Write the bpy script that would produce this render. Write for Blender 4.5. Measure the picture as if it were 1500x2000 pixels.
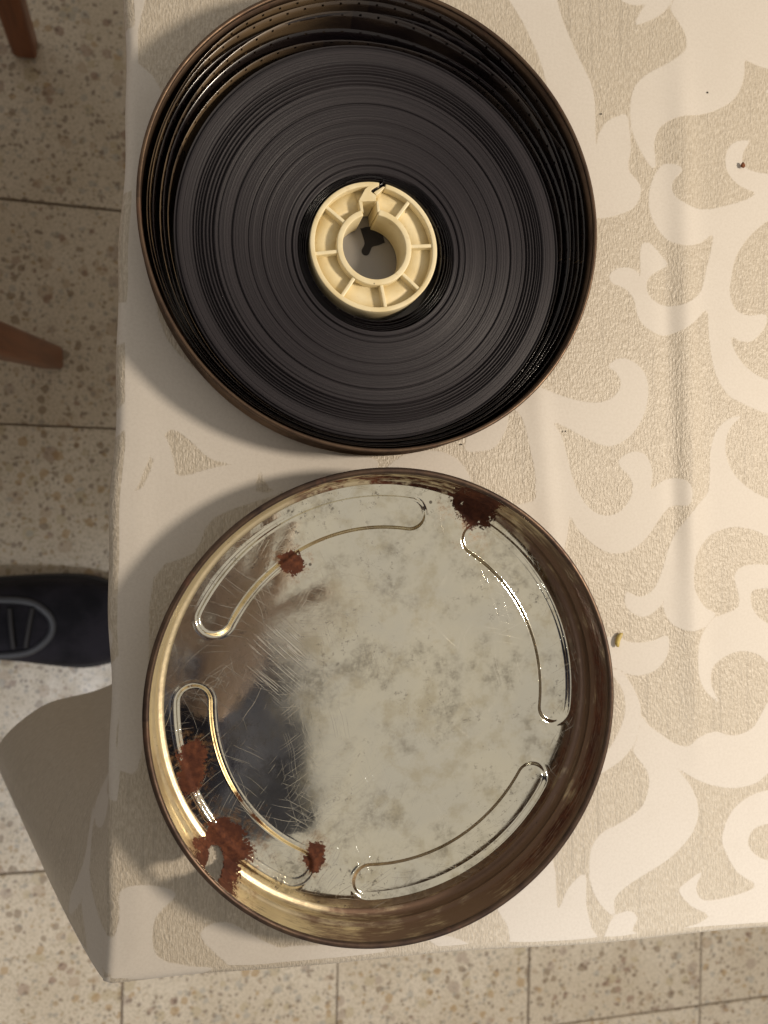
import bpy, bmesh, math, random
import numpy as np
from mathutils import Vector, Matrix, noise as mnoise

for o in list(bpy.data.objects): bpy.data.objects.remove(o)
scene = bpy.context.scene
COL = scene.collection
R_ = math.radians

# ------------------------------------------------------------------ camera
TILT = R_(12.6); CAM_H = 0.326
cd = bpy.data.cameras.new('camera'); cam = bpy.data.objects.new('camera', cd); COL.objects.link(cam)
cam.location = (0, 0, CAM_H); cam.rotation_euler = (0, -TILT, 0)
cd.sensor_fit = 'VERTICAL'; cd.sensor_height = 36.0; cd.sensor_width = 27.0; cd.lens = 27.0
cd.clip_start = 0.005; cd.clip_end = 50
cd.dof.use_dof = True; cd.dof.focus_distance = 0.315; cd.dof.aperture_fstop = 14.0
scene.camera = cam

# ------------------------------------------------------------------ world: the dim even light of a room
w = bpy.data.worlds.new('World'); scene.world = w; w.use_nodes = True
bg = w.node_tree.nodes['Background']
bg.inputs['Color'].default_value = (0.405, 0.368, 0.325, 1); bg.inputs['Strength'].default_value = 1.0

# ------------------------------------------------------------------ lamps
def area(name, loc, target, size, power, color):
    ld = bpy.data.lights.new(name, 'AREA'); ld.shape = 'DISK'; ld.size = size; ld.energy = power; ld.color = color
    o = bpy.data.objects.new(name, ld); COL.objects.link(o); o.location = loc
    o.rotation_euler = (Vector(target) - Vector(loc)).to_track_quat('-Z', 'Y').to_euler()
    return o
area('ceiling_lamp', (0.76, 0.03, 0.68), (0.10, 0.0, 0), 0.13, 7.4, (1.0, 0.86, 0.70))
area('second_lamp', (-0.45, -1.0, 1.90), (0.0, 0.0, -0.4), 0.35, 20, (0.93, 0.95, 1.0))

scene.view_settings.view_transform = 'Standard'; scene.view_settings.look = 'None'
scene.view_settings.exposure = 0.16; scene.view_settings.gamma = 1.0
scene.view_settings.use_curve_mapping = False
scene.render.engine = 'CYCLES'
scene.cycles.max_bounces = 6; scene.cycles.diffuse_bounces = 3; scene.cycles.glossy_bounces = 4; scene.cycles.transparent_max_bounces = 16

# ------------------------------------------------------------------ helpers
def tag(o, label=None, cat=None, group=None, kind=None):
    if label: o['label'] = label
    if cat: o['category'] = cat
    if group: o['group'] = group
    if kind: o['kind'] = kind
    return o
def empty(name, loc=(0, 0, 0), rz=0):
    o = bpy.data.objects.new(name, None); COL.objects.link(o); o.location = loc; o.rotation_euler = (0, 0, rz)
    o.empty_display_size = 0.02
    return o
def mesh(name, V, F, mat, parent=None, smooth=True, loc=(0, 0, 0)):
    me = bpy.data.meshes.new(name); me.from_pydata([tuple(v) for v in V], [], F); me.update()
    if smooth: me.polygons.foreach_set('use_smooth', [True] * len(me.polygons))
    if mat: me.materials.append(mat)
    o = bpy.data.objects.new(name, me); COL.objects.link(o); o.location = loc
    if parent: o.parent = parent
    return o
def gridfaces(n, m, closed=False, off=0, flip=False):
    """n rows of m verts"""
    F = []
    for i in range(n - 1):
        for j in range(m if closed else m - 1):
            a = off + i * m + j; b = off + i * m + (j + 1) % m; c = b + m; d = a + m
            F.append((a, d, c, b) if flip else (a, b, c, d))
    return F
def lathe(name, prof, n, mat, parent=None, loc=(0, 0, 0), closed=False, flip=False, wob=None):
    V = []
    for k, (r, z) in enumerate(prof):
        for j in range(n):
            a = 2 * math.pi * j / n
            rr = r + (wob(a, k) if wob else 0)
            V.append((rr * math.cos(a), rr * math.sin(a), z))
    F = gridfaces(len(prof), n, True, flip=flip)
    if closed:
        m = len(prof) - 1
        for j in range(n):
            F.append((m * n + j, m * n + (j + 1) % n, (j + 1) % n, j))
    return mesh(name, V, F, mat, parent, loc=loc)
def bm_obj(name, bm, mat, parent=None, smooth=False, bevel=0, seg=2):
    bmesh.ops.recalc_face_normals(bm, faces=bm.faces)
    if bevel:
        bmesh.ops.bevel(bm, geom=[e for e in bm.edges if e.calc_face_angle(0) > 0.6], offset=bevel, segments=seg, affect='EDGES', profile=0.5)
    me = bpy.data.meshes.new(name); bm.to_mesh(me); bm.free()
    if smooth: me.polygons.foreach_set('use_smooth', [True] * len(me.polygons))
    me.materials.append(mat)
    o = bpy.data.objects.new(name, me); COL.objects.link(o)
    if parent: o.parent = parent
    return o
def prism(bm, pts, z0, z1):
    lo = [bm.verts.new((x, y, z0)) for x, y in pts]; hi = [bm.verts.new((x, y, z1)) for x, y in pts]
    n = len(pts)
    bm.faces.new(hi); bm.faces.new(lo[::-1])
    for i in range(n): bm.faces.new((lo[i], lo[(i + 1) % n], hi[(i + 1) % n], hi[i]))
def sector(bm, r0, r1, a0, a1, z0, z1, n):
    A = [a0 + (a1 - a0) * i / n for i in range(n + 1)]
    P = [[bm.verts.new((r * math.cos(a), r * math.sin(a), z)) for a in A] for r, z in ((r0, z0), (r1, z0), (r1, z1), (r0, z1))]
    for k in range(4):
        p, q = P[k], P[(k + 1) % 4]
        for i in range(n): bm.faces.new((p[i], p[i + 1], q[i + 1], q[i]))
    bm.faces.new([P[k][0] for k in range(4)]); bm.faces.new([P[k][n] for k in (3, 2, 1, 0)])
def catmull(P, k=5, closed=True):
    P = np.array(P, float); n = len(P); out = []
    rng = range(n if closed else n - 1)
    for i in rng:
        p0, p1, p2, p3 = (P[(i - 1) % n], P[i], P[(i + 1) % n], P[(i + 2) % n]) if closed else (P[max(i - 1, 0)], P[i], P[i + 1], P[min(i + 2, n - 1)])
        for t in np.linspace(0, 1, k, endpoint=False):
            out.append(0.5 * ((2 * p1) + (-p0 + p2) * t + (2 * p0 - 5 * p1 + 4 * p2 - p3) * t * t + (-p0 + 3 * p1 - 3 * p2 + p3) * t ** 3))
    if not closed: out.append(P[-1])
    return np.array(out)

# ------------------------------------------------------------------ shader helpers
class S:
    def __init__(s, name):
        s.mat = bpy.data.materials.new(name); s.mat.use_nodes = True
        s.nt = s.mat.node_tree; s.nt.nodes.clear()
        s.out = s.nt.nodes.new('ShaderNodeOutputMaterial')
    def n(s, t, **props):
        nd = s.nt.nodes.new(t)
        for k, v in props.items(): setattr(nd, k, v)
        return nd
    def set(s, sock, v):
        if hasattr(v, 'is_linked') or isinstance(v, bpy.types.NodeSocket): s.nt.links.new(v, sock)
        elif v is not None:
            if isinstance(v, (tuple, list)) and len(v) == 3 and sock.type == 'RGBA': v = (*v, 1)
            sock.default_value = v
    def m(s, op, a, b=None, c=None, clamp=False):
        nd = s.n('ShaderNodeMath', operation=op, use_clamp=clamp)
        for i, v in enumerate((a, b, c)):
            if v is not None: s.set(nd.inputs[i], v)
        return nd.outputs[0]
    def mr(s, x, a, b, c=0.0, d=1.0, smooth=True):
        nd = s.n('ShaderNodeMapRange', interpolation_type='SMOOTHSTEP' if smooth else 'LINEAR')
        for i, v in enumerate((x, a, b, c, d)): s.set(nd.inputs[i], v)
        return nd.outputs[0]
    def mix(s, f, a, b, blend='MIX'):
        nd = s.n('ShaderNodeMix', data_type='RGBA', blend_type=blend)
        s.set(nd.inputs[0], f); s.set(nd.inputs[6], a); s.set(nd.inputs[7], b)
        return nd.outputs[2]
    def noise(s, vec, scale, detail=3, rough=0.55, dist=0.0, out=0):
        nd = s.n('ShaderNodeTexNoise')
        if vec is not None: s.set(nd.inputs['Vector'], vec)
        nd.inputs['Scale'].default_value = scale; nd.inputs['Detail'].default_value = detail
        nd.inputs['Roughness'].default_value = rough; nd.inputs['Distortion'].default_value = dist
        return nd.outputs[out]
    def noise1(s, x, scale, detail=2, rough=0.6):
        nd = s.n('ShaderNodeTexNoise', noise_dimensions='1D'); s.set(nd.inputs['W'], x)
        nd.inputs['Scale'].default_value = scale; nd.inputs['Detail'].default_value = detail; nd.inputs['Roughness'].default_value = rough
        return nd.outputs[0]
    def vor(s, vec, scale, feature='F1'):
        nd = s.n('ShaderNodeTexVoronoi', feature=feature); s.set(nd.inputs['Vector'], vec); nd.inputs['Scale'].default_value = scale
        return nd
    def map(s, vec, loc=(0, 0, 0), rot=(0, 0, 0), sc=(1, 1, 1)):
        nd = s.n('ShaderNodeMapping'); s.set(nd.inputs[0], vec)
        nd.inputs[1].default_value = loc; nd.inputs[2].default_value = rot; nd.inputs[3].default_value = sc
        return nd.outputs[0]
    def obj(s): return s.n('ShaderNodeTexCoord').outputs['Object']
    def sep(s, v):
        nd = s.n('ShaderNodeSeparateXYZ'); s.set(nd.inputs[0], v); return nd.outputs
    def comb(s, x, y, z=0.0):
        nd = s.n('ShaderNodeCombineXYZ')
        for i, v in enumerate((x, y, z)): s.set(nd.inputs[i], v)
        return nd.outputs[0]
    def ramp(s, f, stops, interp='LINEAR'):
        nd = s.n('ShaderNodeValToRGB'); cr = nd.color_ramp; cr.interpolation = interp
        while len(cr.elements) < len(stops): cr.elements.new(0.5)
        for e, (p, c) in zip(cr.elements, stops):
            e.position = p; e.color = (*c, 1) if len(c) == 3 else c
        s.set(nd.inputs[0], f); return nd.outputs[0]
    def bump(s, h, strength=0.5, dist=0.001, normal=None):
        nd = s.n('ShaderNodeBump'); s.set(nd.inputs['Height'], h); nd.inputs['Strength'].default_value = strength; nd.inputs['Distance'].default_value = dist
        if normal is not None: s.set(nd.inputs['Normal'], normal)
        return nd.outputs[0]
    def bsdf(s, color, rough=0.5, metal=0.0, normal=None, spec=0.5, **kw):
        nd = s.n('ShaderNodeBsdfPrincipled')
        s.set(nd.inputs['Base Color'], color); s.set(nd.inputs['Roughness'], rough); s.set(nd.inputs['Metallic'], metal)
        s.set(nd.inputs['Specular IOR Level'], spec)
        if normal is not None: s.set(nd.inputs['Normal'], normal)
        for k, v in kw.items(): s.set(nd.inputs[k], v)
        return nd.outputs[0]
    def mixsh(s, f, a, b):
        nd = s.n('ShaderNodeMixShader'); s.set(nd.inputs[0], f); s.set(nd.inputs[1], a); s.set(nd.inputs[2], b); return nd.outputs[0]
    def done(s, sh): s.nt.links.new(sh, s.out.inputs['Surface']); return s.mat
    def polar(s, o):
        x, y, z = s.sep(o)
        r = s.m('SQRT', s.m('ADD', s.m('MULTIPLY', x, x), s.m('MULTIPLY', y, y)))
        return r, s.m('ARCTAN2', y, x), z

def smin(s, items, op='MAXIMUM'):
    v = items[0]
    for i in items[1:]: v = s.m(op, v, i)
    return v

# ------------------------------------------------------------------ materials
def mat_terrazzo():
    s = S('terrazzo'); o = s.obj()
    rnd = s.n('ShaderNodeObjectInfo').outputs['Random']
    off = s.comb(s.m('MULTIPLY', rnd, 31.0), s.m('MULTIPLY', rnd, 17.0), s.m('MULTIPLY', rnd, 7.0))
    v = s.n('ShaderNodeVectorMath', operation='ADD'); s.set(v.inputs[0], o); s.set(v.inputs[1], off); v = v.outputs[0]
    wv = s.n('ShaderNodeVectorMath', operation='MULTIPLY_ADD'); s.set(wv.inputs[0], s.noise(v, 160, 2, out=1)); wv.inputs[1].default_value = (0.006,) * 3; s.set(wv.inputs[2], v); wv = wv.outputs[0]
    tone = s.noise(v, 9, 3)
    col = s.mix(s.mr(tone, 0.3, 0.7), (0.57, 0.485, 0.365), (0.65, 0.57, 0.45))
    col = s.mix(s.mr(s.noise(v, 380, 3), 0.45, 0.75), col, (0.34, 0.285, 0.18))
    for sc, lo, hi, thr, cols in ((48, 0.20, 0.48, 0.45, ((0.40, 0.30, 0.20), (0.34, 0.26, 0.20), (0.44, 0.36, 0.22), (0.30, 0.20, 0.14))), (70, 0.16, 0.45, 0.28, ((0.16, 0.10, 0.05), (0.36, 0.22, 0.08), (0.36, 0.34, 0.29), (0.20, 0.10, 0.06))),
                                  (150, 0.2, 0.50, 0.30, ((0.13, 0.08, 0.05), (0.30, 0.20, 0.09), (0.26, 0.24, 0.20), (0.10, 0.06, 0.04)))):
        vo = s.vor(wv, sc); cc = s.sep(vo.outputs['Color'])
        chip = s.m('MULTIPLY', s.mr(vo.outputs['Distance'], s.mr(cc[0], 0.4, 1.0, lo, hi, False), s.m('ADD', s.mr(cc[0], 0.4, 1.0, lo, hi, False), 0.07), 1, 0), s.m('GREATER_THAN', cc[1], thr))
        cr = s.ramp(cc[2], [(0, cols[0]), (0.33, cols[1]), (0.62, cols[2]), (0.9, cols[3])], 'CONSTANT')
        col = s.mix(s.m('MULTIPLY', chip, 0.58), col, cr)
    return s.done(s.bsdf(col, s.mr(s.noise(v, 30), 0.3, 0.7, 0.28, 0.42), spec=0.4, normal=s.bump(s.noise(v, 200), 0.06, 0.001)))
def mat_plain(name, col, rough=0.6, metal=0.0, var=0.15, scale=40, bump=0.1, bscale=200, bdist=0.0005, spec=0.5):
    s = S(name); o = s.obj()
    d = tuple(c * (1 - var) for c in col)
    c = s.mix(s.mr(s.noise(o, scale, 4), 0.3, 0.7), col, d)
    return s.done(s.bsdf(c, rough, metal, s.bump(s.noise(o, bscale, 3), bump, bdist), spec))
def mat_cloth():
    s = S('damask')
    at = s.n('ShaderNodeAttribute', attribute_name='fig').outputs['Fac']
    fl = s.n('ShaderNodeAttribute', attribute_name='flat').outputs['Vector']
    x, y, _ = s.sep(fl)                                           # metres along and across the cloth
    fuzz = s.m('MULTIPLY', s.m('SUBTRACT', s.noise(s.map(fl, sc=(1.0, 2.6, 1)), 900, 2), 0.5), 1.3)
    fig = s.mr(s.m('ADD', at, fuzz), -0.45, 0.45, 1, 0)
    rib = s.noise(s.map(fl, sc=(4.6, 1, 1)), 330, 2, 0.65)        # slubby upright ribs of the ground weave
    pip = s.noise(s.map(fl, sc=(1, 0.70, 1)), 850, 1, 0.5)
    line = s.noise(s.map(fl, sc=(26, 1, 1)), 16, 2, 0.6)          # long drawn warp threads
    gcol = s.mix(s.mr(rib, 0.36, 0.66), (0.465, 0.405, 0.315), (0.585, 0.525, 0.43))
    gcol = s.mix(s.m('MULTIPLY', s.mr(line, 0.54, 0.70), 0.42), gcol, (0.36, 0.315, 0.25))
    gcol = s.mix(s.m('MULTIPLY', s.mr(pip, 0.60, 0.74), 0.38), gcol, (0.70, 0.645, 0.55))
    fcol = s.mix(s.mr(s.noise(fl, 800, 3, 0.7), 0.35, 0.7), (0.635, 0.59, 0.525), (0.59, 0.545, 0.48))
    fcol = s.mix(s.m('MULTIPLY', s.mr(s.noise(fl, 60, 3), 0.45, 0.8), 0.25), fcol, (0.56, 0.51, 0.44))
    col = s.mix(fig, gcol, fcol)
    hb = s.m('ADD', s.m('MULTIPLY', rib, 0.8), s.m('MULTIPLY', pip, 0.9))
    h = s.m('ADD', s.m('MULTIPLY', hb, s.m('SUBTRACT', 1.0, fig)), s.m('MULTIPLY', fig, 0.95))
    nb = s.bump(h, 0.65, 0.0007)
    rough = s.m('ADD', 0.42, s.m('MULTIPLY', fig, 0.14))
    sh = s.bsdf(col, rough, 0, nb, s.m('SUBTRACT', 0.5, s.m('MULTIPLY', fig, 0.1)), **{'Sheen Weight': 0.12, 'Sheen Roughness': 0.4})
    tr = s.n('ShaderNodeBsdfTranslucent'); s.set(tr.inputs[0], (0.45, 0.34, 0.22))
    return s.done(s.mixsh(0.02, sh, tr.outputs[0]))
def spot_noise(s, o):
    return s.m('ADD', s.m('MULTIPLY', s.m('SUBTRACT', s.noise(o, 170, 2), 0.5), 1.6), s.m('MULTIPLY', s.m('SUBTRACT', s.noise(o, 900, 4, 0.75), 0.5), 1.5))
def rough_spot(s, o, nz, cx, cy, rx, ry, amp=0.9):
    """irregular blot: >0 inside"""
    d = s.n('ShaderNodeVectorMath', operation='LENGTH')
    s.set(d.inputs[0], s.map(o, loc=(-cx / rx, -cy / ry, 0), sc=(1 / rx, 1 / ry, 0)))
    return s.m('ADD', s.m('SUBTRACT', 1.0, d.outputs['Value']), s.m('MULTIPLY', nz, amp))
RUST = [(-0.0395, 0.0580, 0.0056, 0.0050), (0.0425, 0.0860, 0.0105, 0.0130), (-0.0800, -0.0205, 0.0064, 0.0060), (-0.0800, -0.0285, 0.0052, 0.0080),
        (-0.0690, -0.0560, 0.0105, 0.0090), (-0.0710, -0.0625, 0.0145, 0.0125), (-0.0300, -0.0660, 0.0042, 0.0062)]
HOLE = (-0.0712, -0.0622, 0.0040, 0.0050)
def rust_layers(s, o, shader, extra=None):
    nz = spot_noise(s, o); m = [s.mr(rough_spot(s, o, nz, *r), -0.02, 0.08) for r in RUST]
    if extra is not None: m.append(extra)
    rust = smin(s, m)
    rc = s.mix(s.m('MULTIPLY', s.mr(s.noise(o, 500, 4, 0.65), 0.2, 0.8), s.mr(s.noise(o, 110, 2), 0.3, 0.65, 0.25, 1.0)), (0.050, 0.018, 0.013), (0.165, 0.060, 0.030))
    rb = s.bsdf(rc, 0.92, 0, s.bump(s.noise(o, 900, 3, 0.6), 0.2, 0.0003), 0.2)
    halo = s.m('MULTIPLY', smin(s, [s.mr(rough_spot(s, o, nz, *r), -1.1, 0.0) for r in RUST]), s.mr(s.noise(o, 330, 3, 0.7), 0.42, 0.68))
    stain = s.bsdf((0.30, 0.165, 0.07), 0.5, 0.55)
    shader = s.mixsh(s.m('MULTIPLY', halo, 0.55), shader, stain)
    sh = s.mixsh(rust, shader, rb)
    hole = s.mr(rough_spot(s, o, nz, *HOLE, amp=0.6), -0.02, 0.05)
    tr = s.n('ShaderNodeBsdfTransparent')
    return s.mixsh(hole, sh, tr.outputs[0])
def mat_tin():
    s = S('worn_tinplate'); o = s.obj()
    r, a, z = s.polar(o)
    big = s.noise(o, 22, 4, 0.6, 0.6); mid = s.noise(o, 75, 4, 0.65)
    col = s.mix(s.mr(big, 0.35, 0.65), (0.97, 0.92, 0.74), (0.88, 0.85, 0.72))
    col = s.mix(s.m('MULTIPLY', s.mr(mid, 0.48, 0.70), 0.55), col, (0.64, 0.56, 0.37))
    smu = s.noise(s.map(o, loc=(1, 7, 0)), 48, 4, 0.7)
    col = s.mix(s.m('MULTIPLY', s.m('MULTIPLY', s.mr(smu, 0.48, 0.70), s.mr(s.noise(o, 260, 4, 0.75), 0.32, 0.62)), 0.75), col, (0.42, 0.385, 0.30))
    rough = s.m('ADD', s.mr(mid, 0.3, 0.7, 0.03, 0.085), s.mr(big, 0.35, 0.7, 0.0, 0.06))
    # dull scuffed middle
    rough = s.m('ADD', rough, s.mr(r, 0.03, 0.06, 0.08, 0.0))
    sc = []
    wv = s.n('ShaderNodeVectorMath', operation='MULTIPLY_ADD'); s.set(wv.inputs[0], s.noise(o, 30, 1, out=1)); wv.inputs[1].default_value = (0.012,) * 3; s.set(wv.inputs[2], o)
    mk_ = s.sep(s.noise(o, 34, 1, out=1)); mk2 = s.sep(s.noise(s.map(o, loc=(5, 3, 1)), 48, 1, out=1)); mks = [*mk_, *mk2]
    for i, (ang, k, th, seed) in enumerate(((0.62, 26, 0.655, 1.3), (-0.55, 20, 0.655, 4.1), (0.15, 32, 0.66, 7.7), (1.25, 24, 0.66, 9.2), (-1.05, 45, 0.66, 12.4))):
        v = s.map(s.map(wv.outputs[0], rot=(0, 0, ang)), loc=(seed, seed * 2, 0), sc=(k, 2600, 1))
        line = s.mr(s.noise(v, 1.0, 1, 0.5), th + 0.015, th + 0.07)
        msk = s.mr(mks[i % 6], 0.42, 0.66)
        sc.append(s.m('MULTIPLY', line, msk))
    scr = s.m('MULTIPLY', smin(s, sc), 0.6)
    # hatched bright scuff at the left and concentric rub marks
    v = s.map(s.map(o, rot=(0, 0, 0.75)), sc=(60, 1500, 1))
    dd = s.n('ShaderNodeVectorMath', operation='LENGTH'); s.set(dd.inputs[0], s.map(s.map(o, loc=(0.045, -0.018, 0), rot=(0, 0, 0.0)), sc=(1 / 0.016, 1 / 0.022, 0)))
    hat = s.m('MULTIPLY', s.mr(s.noise(v, 1.0, 1), 0.55, 0.64), s.mr(s.m('ADD', dd.outputs['Value'], s.m('MULTIPLY', s.noise(o, 90, 2), 0.8)), 0.9, 1.3, 1, 0))
    scr = s.m('MAXIMUM', scr, hat)
    ring = s.noise(s.comb(s.m('MULTIPLY', a, 2.2), s.m('MULTIPLY', r, 900.0)), 1.0, 2)
    rub = s.m('MULTIPLY', s.mr(ring, 0.60, 0.70), s.m('MULTIPLY', s.mr(r, 0.012, 0.02), s.mr(r, 0.036, 0.05, 0.8, 0)))
    nrm = s.bump(s.noise(o, 16, 2, 0.5), 0.22, 0.0012)
    nrm = s.bump(s.noise(o, 160, 3, 0.6), 0.05, 0.0004, nrm)
    nrm2 = s.bump(s.m('ADD', scr, s.m('MULTIPLY', rub, 0.25)), 0.2, 0.00012, nrm)
    base = s.bsdf(col, rough, 1.0, nrm2)
    light = s.bsdf((0.86, 0.83, 0.74), 0.42, 0.55, nrm)
    sh = s.mixsh(s.m('MULTIPLY', s.m('MAXIMUM', scr, s.m('MULTIPLY', rub, 0.25)), 0.28), base, light)
    # grime: black flecks and smears
    reg = s.mr(s.noise(s.map(o, loc=(3, 1, 0)), 30, 3), 0.44, 0.60)
    edge = s.mr(r, 0.066, 0.085)
    fleck = s.mr(s.noise(o, 330, 4, 0.78), 0.56, 0.68)
    spk = s.vor(o, 95); c0 = s.sep(spk.outputs['Color'])
    dots = s.m('MULTIPLY', s.mr(spk.outputs['Distance'], 0.05, 0.09, 1, 0), s.m('GREATER_THAN', c0[0], 0.90))
    grime = s.m('MAXIMUM', s.m('MULTIPLY', s.m('MULTIPLY', fleck, reg), s.m('ADD', 0.55, s.m('MULTIPLY', edge, 0.4))), dots)
    dk = s.bsdf((0.05, 0.038, 0.028), 0.75, 0.1, nrm)
    sh = s.mixsh(s.m('MULTIPLY', grime, 0.85), sh, dk)
    return s.done(rust_layers(s, o, sh))
def mat_lacquer(name, gold, dark, rust_amt, lid=True, rough0=0.25):
    s = S(name); o = s.obj(); r, a, z = s.polar(o)
    st = s.comb(s.m('MULTIPLY', a, 9.0), s.m('MULTIPLY', z, 900.0), 0.0)
    streak = s.noise(st, 1.0, 4, 0.65)
    blot = s.noise(s.comb(s.m('MULTIPLY', a, 5.0), s.m('MULTIPLY', z, 90.0), 3.0), 1.0, 4, 0.6)
    fine = s.noise(o, 380, 4, 0.7)
    # lid: dark reflections of the right wall painted into the lacquer, plus random tarnish
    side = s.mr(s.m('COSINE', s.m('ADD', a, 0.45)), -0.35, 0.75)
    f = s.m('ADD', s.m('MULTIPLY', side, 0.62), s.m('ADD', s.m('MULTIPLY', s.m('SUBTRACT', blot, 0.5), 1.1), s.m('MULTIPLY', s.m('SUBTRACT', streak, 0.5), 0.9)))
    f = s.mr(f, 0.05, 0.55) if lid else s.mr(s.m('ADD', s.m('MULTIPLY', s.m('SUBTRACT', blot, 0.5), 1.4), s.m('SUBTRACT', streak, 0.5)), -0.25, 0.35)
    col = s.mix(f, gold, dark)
    rough = s.m('ADD', rough0, s.m('ADD', s.m('MULTIPLY', fine, 0.22), s.m('MULTIPLY', f, 0.12)))
    nrm = s.bump(streak, 0.15, 0.0003); nrm = s.bump(fine, 0.25, 0.0003, nrm)
    sh = s.bsdf(col, rough, 0.88, nrm)
    pit = s.mr(s.noise(o, 520, 4, 0.8), 0.64, 0.70)
    sh = s.mixsh(s.m('MULTIPLY', pit, 0.7), sh, s.bsdf((0.03, 0.02, 0.015), 0.8, 0))
    band = s.m('MULTIPLY', s.mr(s.m('COSINE', s.m('ADD', a, 0.28)), 0.62, 0.9), s.m('MULTIPLY', s.mr(z, 0.008, 0.011), s.mr(z, 0.014, 0.020, 1, 0)))
    band = s.m('MULTIPLY', band, s.mr(s.m('ADD', streak, s.m('MULTIPLY', blot, 0.5)), 0.62, 0.82))
    band2 = s.m('MULTIPLY', s.mr(s.m('COSINE', s.m('SUBTRACT', a, 1.55)), 0.86, 0.95), s.mr(s.m('ADD', streak, s.m('MULTIPLY', blot, 0.4)), 0.62, 0.78))
    ex = s.m('MULTIPLY', s.m('MAXIMUM', band, band2), rust_amt)
    if lid: return s.done(rust_layers(s, o, sh, ex))
    rc = s.bsdf((0.12, 0.05, 0.03), 0.9, 0, s.bump(fine, 0.6, 0.0006))
    return s.done(s.mixsh(s.m('MULTIPLY', s.mr(s.noise(o, 60, 4, 0.7), 0.58, 0.70), 0.5), sh, rc))
def mat_film_edge():
    s = S('film_edges'); o = s.obj(); x, y, z = s.sep(o)
    t = s.n('ShaderNodeAttribute', attribute_name='rad').outputs['Fac']       # radius of the turn in mm
    n1 = s.noise1(t, 0.9, 3, 0.6); n2 = s.noise1(t, 5.0, 2, 0.7)
    a = s.m('ARCTAN2', y, x)
    grain = s.noise(s.comb(s.m('MULTIPLY', a, 26.0), s.m('MULTIPLY', t, 5.0), 0.0), 1.0, 3, 0.7)
    tone = s.m('ADD', s.m('MULTIPLY', n1, 0.45), s.m('MULTIPLY', n2, 0.55))
    col = s.mix(s.mr(tone, 0.36, 0.62), (0.011, 0.009, 0.0115), (0.028, 0.0235, 0.027))
    col = s.mix(s.m('MULTIPLY', s.mr(n2, 0.28, 0.40, 1, 0), 0.8), col, (0.006, 0.005, 0.007))
    col = s.mix(s.m('MULTIPLY', s.mr(grain, 0.58, 0.72), 0.18), col, (0.07, 0.062, 0.06))
    dust = s.mr(s.noise(o, 1200, 3, 0.7), 0.70, 0.78)
    col = s.mix(s.m('MULTIPLY', dust, 0.5), col, (0.22, 0.19, 0.16))
    tg = s.n('ShaderNodeTangent', direction_type='RADIAL', axis='Z').outputs[0]
    nb = s.bump(s.m('ADD', n2, s.m('MULTIPLY', grain, 0.4)), 0.35, 0.0003)
    nd = s.bsdf(col, s.mr(grain, 0.3, 0.7, 0.46, 0.60), 0, nb, 0.34, Anisotropic=0.45, Tangent=tg, **{'Anisotropic Rotation': 0.25})
    return s.done(nd)
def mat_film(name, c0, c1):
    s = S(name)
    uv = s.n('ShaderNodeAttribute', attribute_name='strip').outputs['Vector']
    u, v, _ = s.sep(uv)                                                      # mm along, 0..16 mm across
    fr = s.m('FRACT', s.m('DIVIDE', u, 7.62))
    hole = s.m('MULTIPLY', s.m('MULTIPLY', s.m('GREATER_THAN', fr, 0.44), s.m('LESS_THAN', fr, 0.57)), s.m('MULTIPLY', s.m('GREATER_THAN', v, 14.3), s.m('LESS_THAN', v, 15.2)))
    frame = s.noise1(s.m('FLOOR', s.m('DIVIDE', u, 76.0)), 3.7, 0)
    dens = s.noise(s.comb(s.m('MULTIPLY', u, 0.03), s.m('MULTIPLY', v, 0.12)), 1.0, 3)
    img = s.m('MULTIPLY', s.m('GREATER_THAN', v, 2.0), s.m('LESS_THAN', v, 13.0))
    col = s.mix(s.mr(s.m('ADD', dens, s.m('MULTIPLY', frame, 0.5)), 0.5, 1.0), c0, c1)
    lit_left = s.m('MULTIPLY', s.mr(u, 150.0, 215.0), s.mr(u, 300.0, 360.0, 1, 0))       # lamplight on the left inner faces painted in amber, unlit rest near black
    col = s.mix(lit_left, s.mix(0.12, (0.008, 0.006, 0.008), col), col)
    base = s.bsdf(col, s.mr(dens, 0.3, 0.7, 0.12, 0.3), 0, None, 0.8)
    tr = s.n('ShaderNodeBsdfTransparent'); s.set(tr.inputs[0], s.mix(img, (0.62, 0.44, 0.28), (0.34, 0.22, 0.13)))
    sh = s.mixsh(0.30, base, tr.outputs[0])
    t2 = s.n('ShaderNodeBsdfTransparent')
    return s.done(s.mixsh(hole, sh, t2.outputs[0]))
def mat_core():
    s = S('cream_plastic'); o = s.obj()
    c = s.mix(s.mr(s.noise(o, 90, 4), 0.35, 0.7), (0.84, 0.735, 0.48), (0.76, 0.63, 0.36))
    mottle = s.mr(s.noise(o, 240, 4, 0.7), 0.58, 0.74)  # random brownish mottling of the plastic
    c = s.mix(s.m('MULTIPLY', mottle, 0.35), c, (0.50, 0.32, 0.11))
    sp = s.vor(o, 210); cc = s.sep(sp.outputs['Color'])
    dot = s.m('MULTIPLY', s.mr(sp.outputs['Distance'], 0.06, 0.12, 1, 0), s.m('GREATER_THAN', cc[0], 0.93))
    c = s.mix(s.m('MULTIPLY', dot, 0.8), c, (0.10, 0.06, 0.03))
    return s.done(s.bsdf(c, 0.42, 0, s.bump(s.noise(o, 350, 2), 0.12, 0.0003), 0.45))
def mat_wood():
    s = S('brown_wood'); o = s.obj()
    g = s.noise(s.map(o, sc=(1, 1, 0.12)), 60, 4, 0.6, 1.5)
    c = s.mix(s.mr(g, 0.3, 0.7), (0.21, 0.075, 0.030), (0.13, 0.045, 0.020))
    return s.done(s.bsdf(c, 0.38, 0, s.bump(g, 0.1, 0.0006), 0.4))
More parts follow.
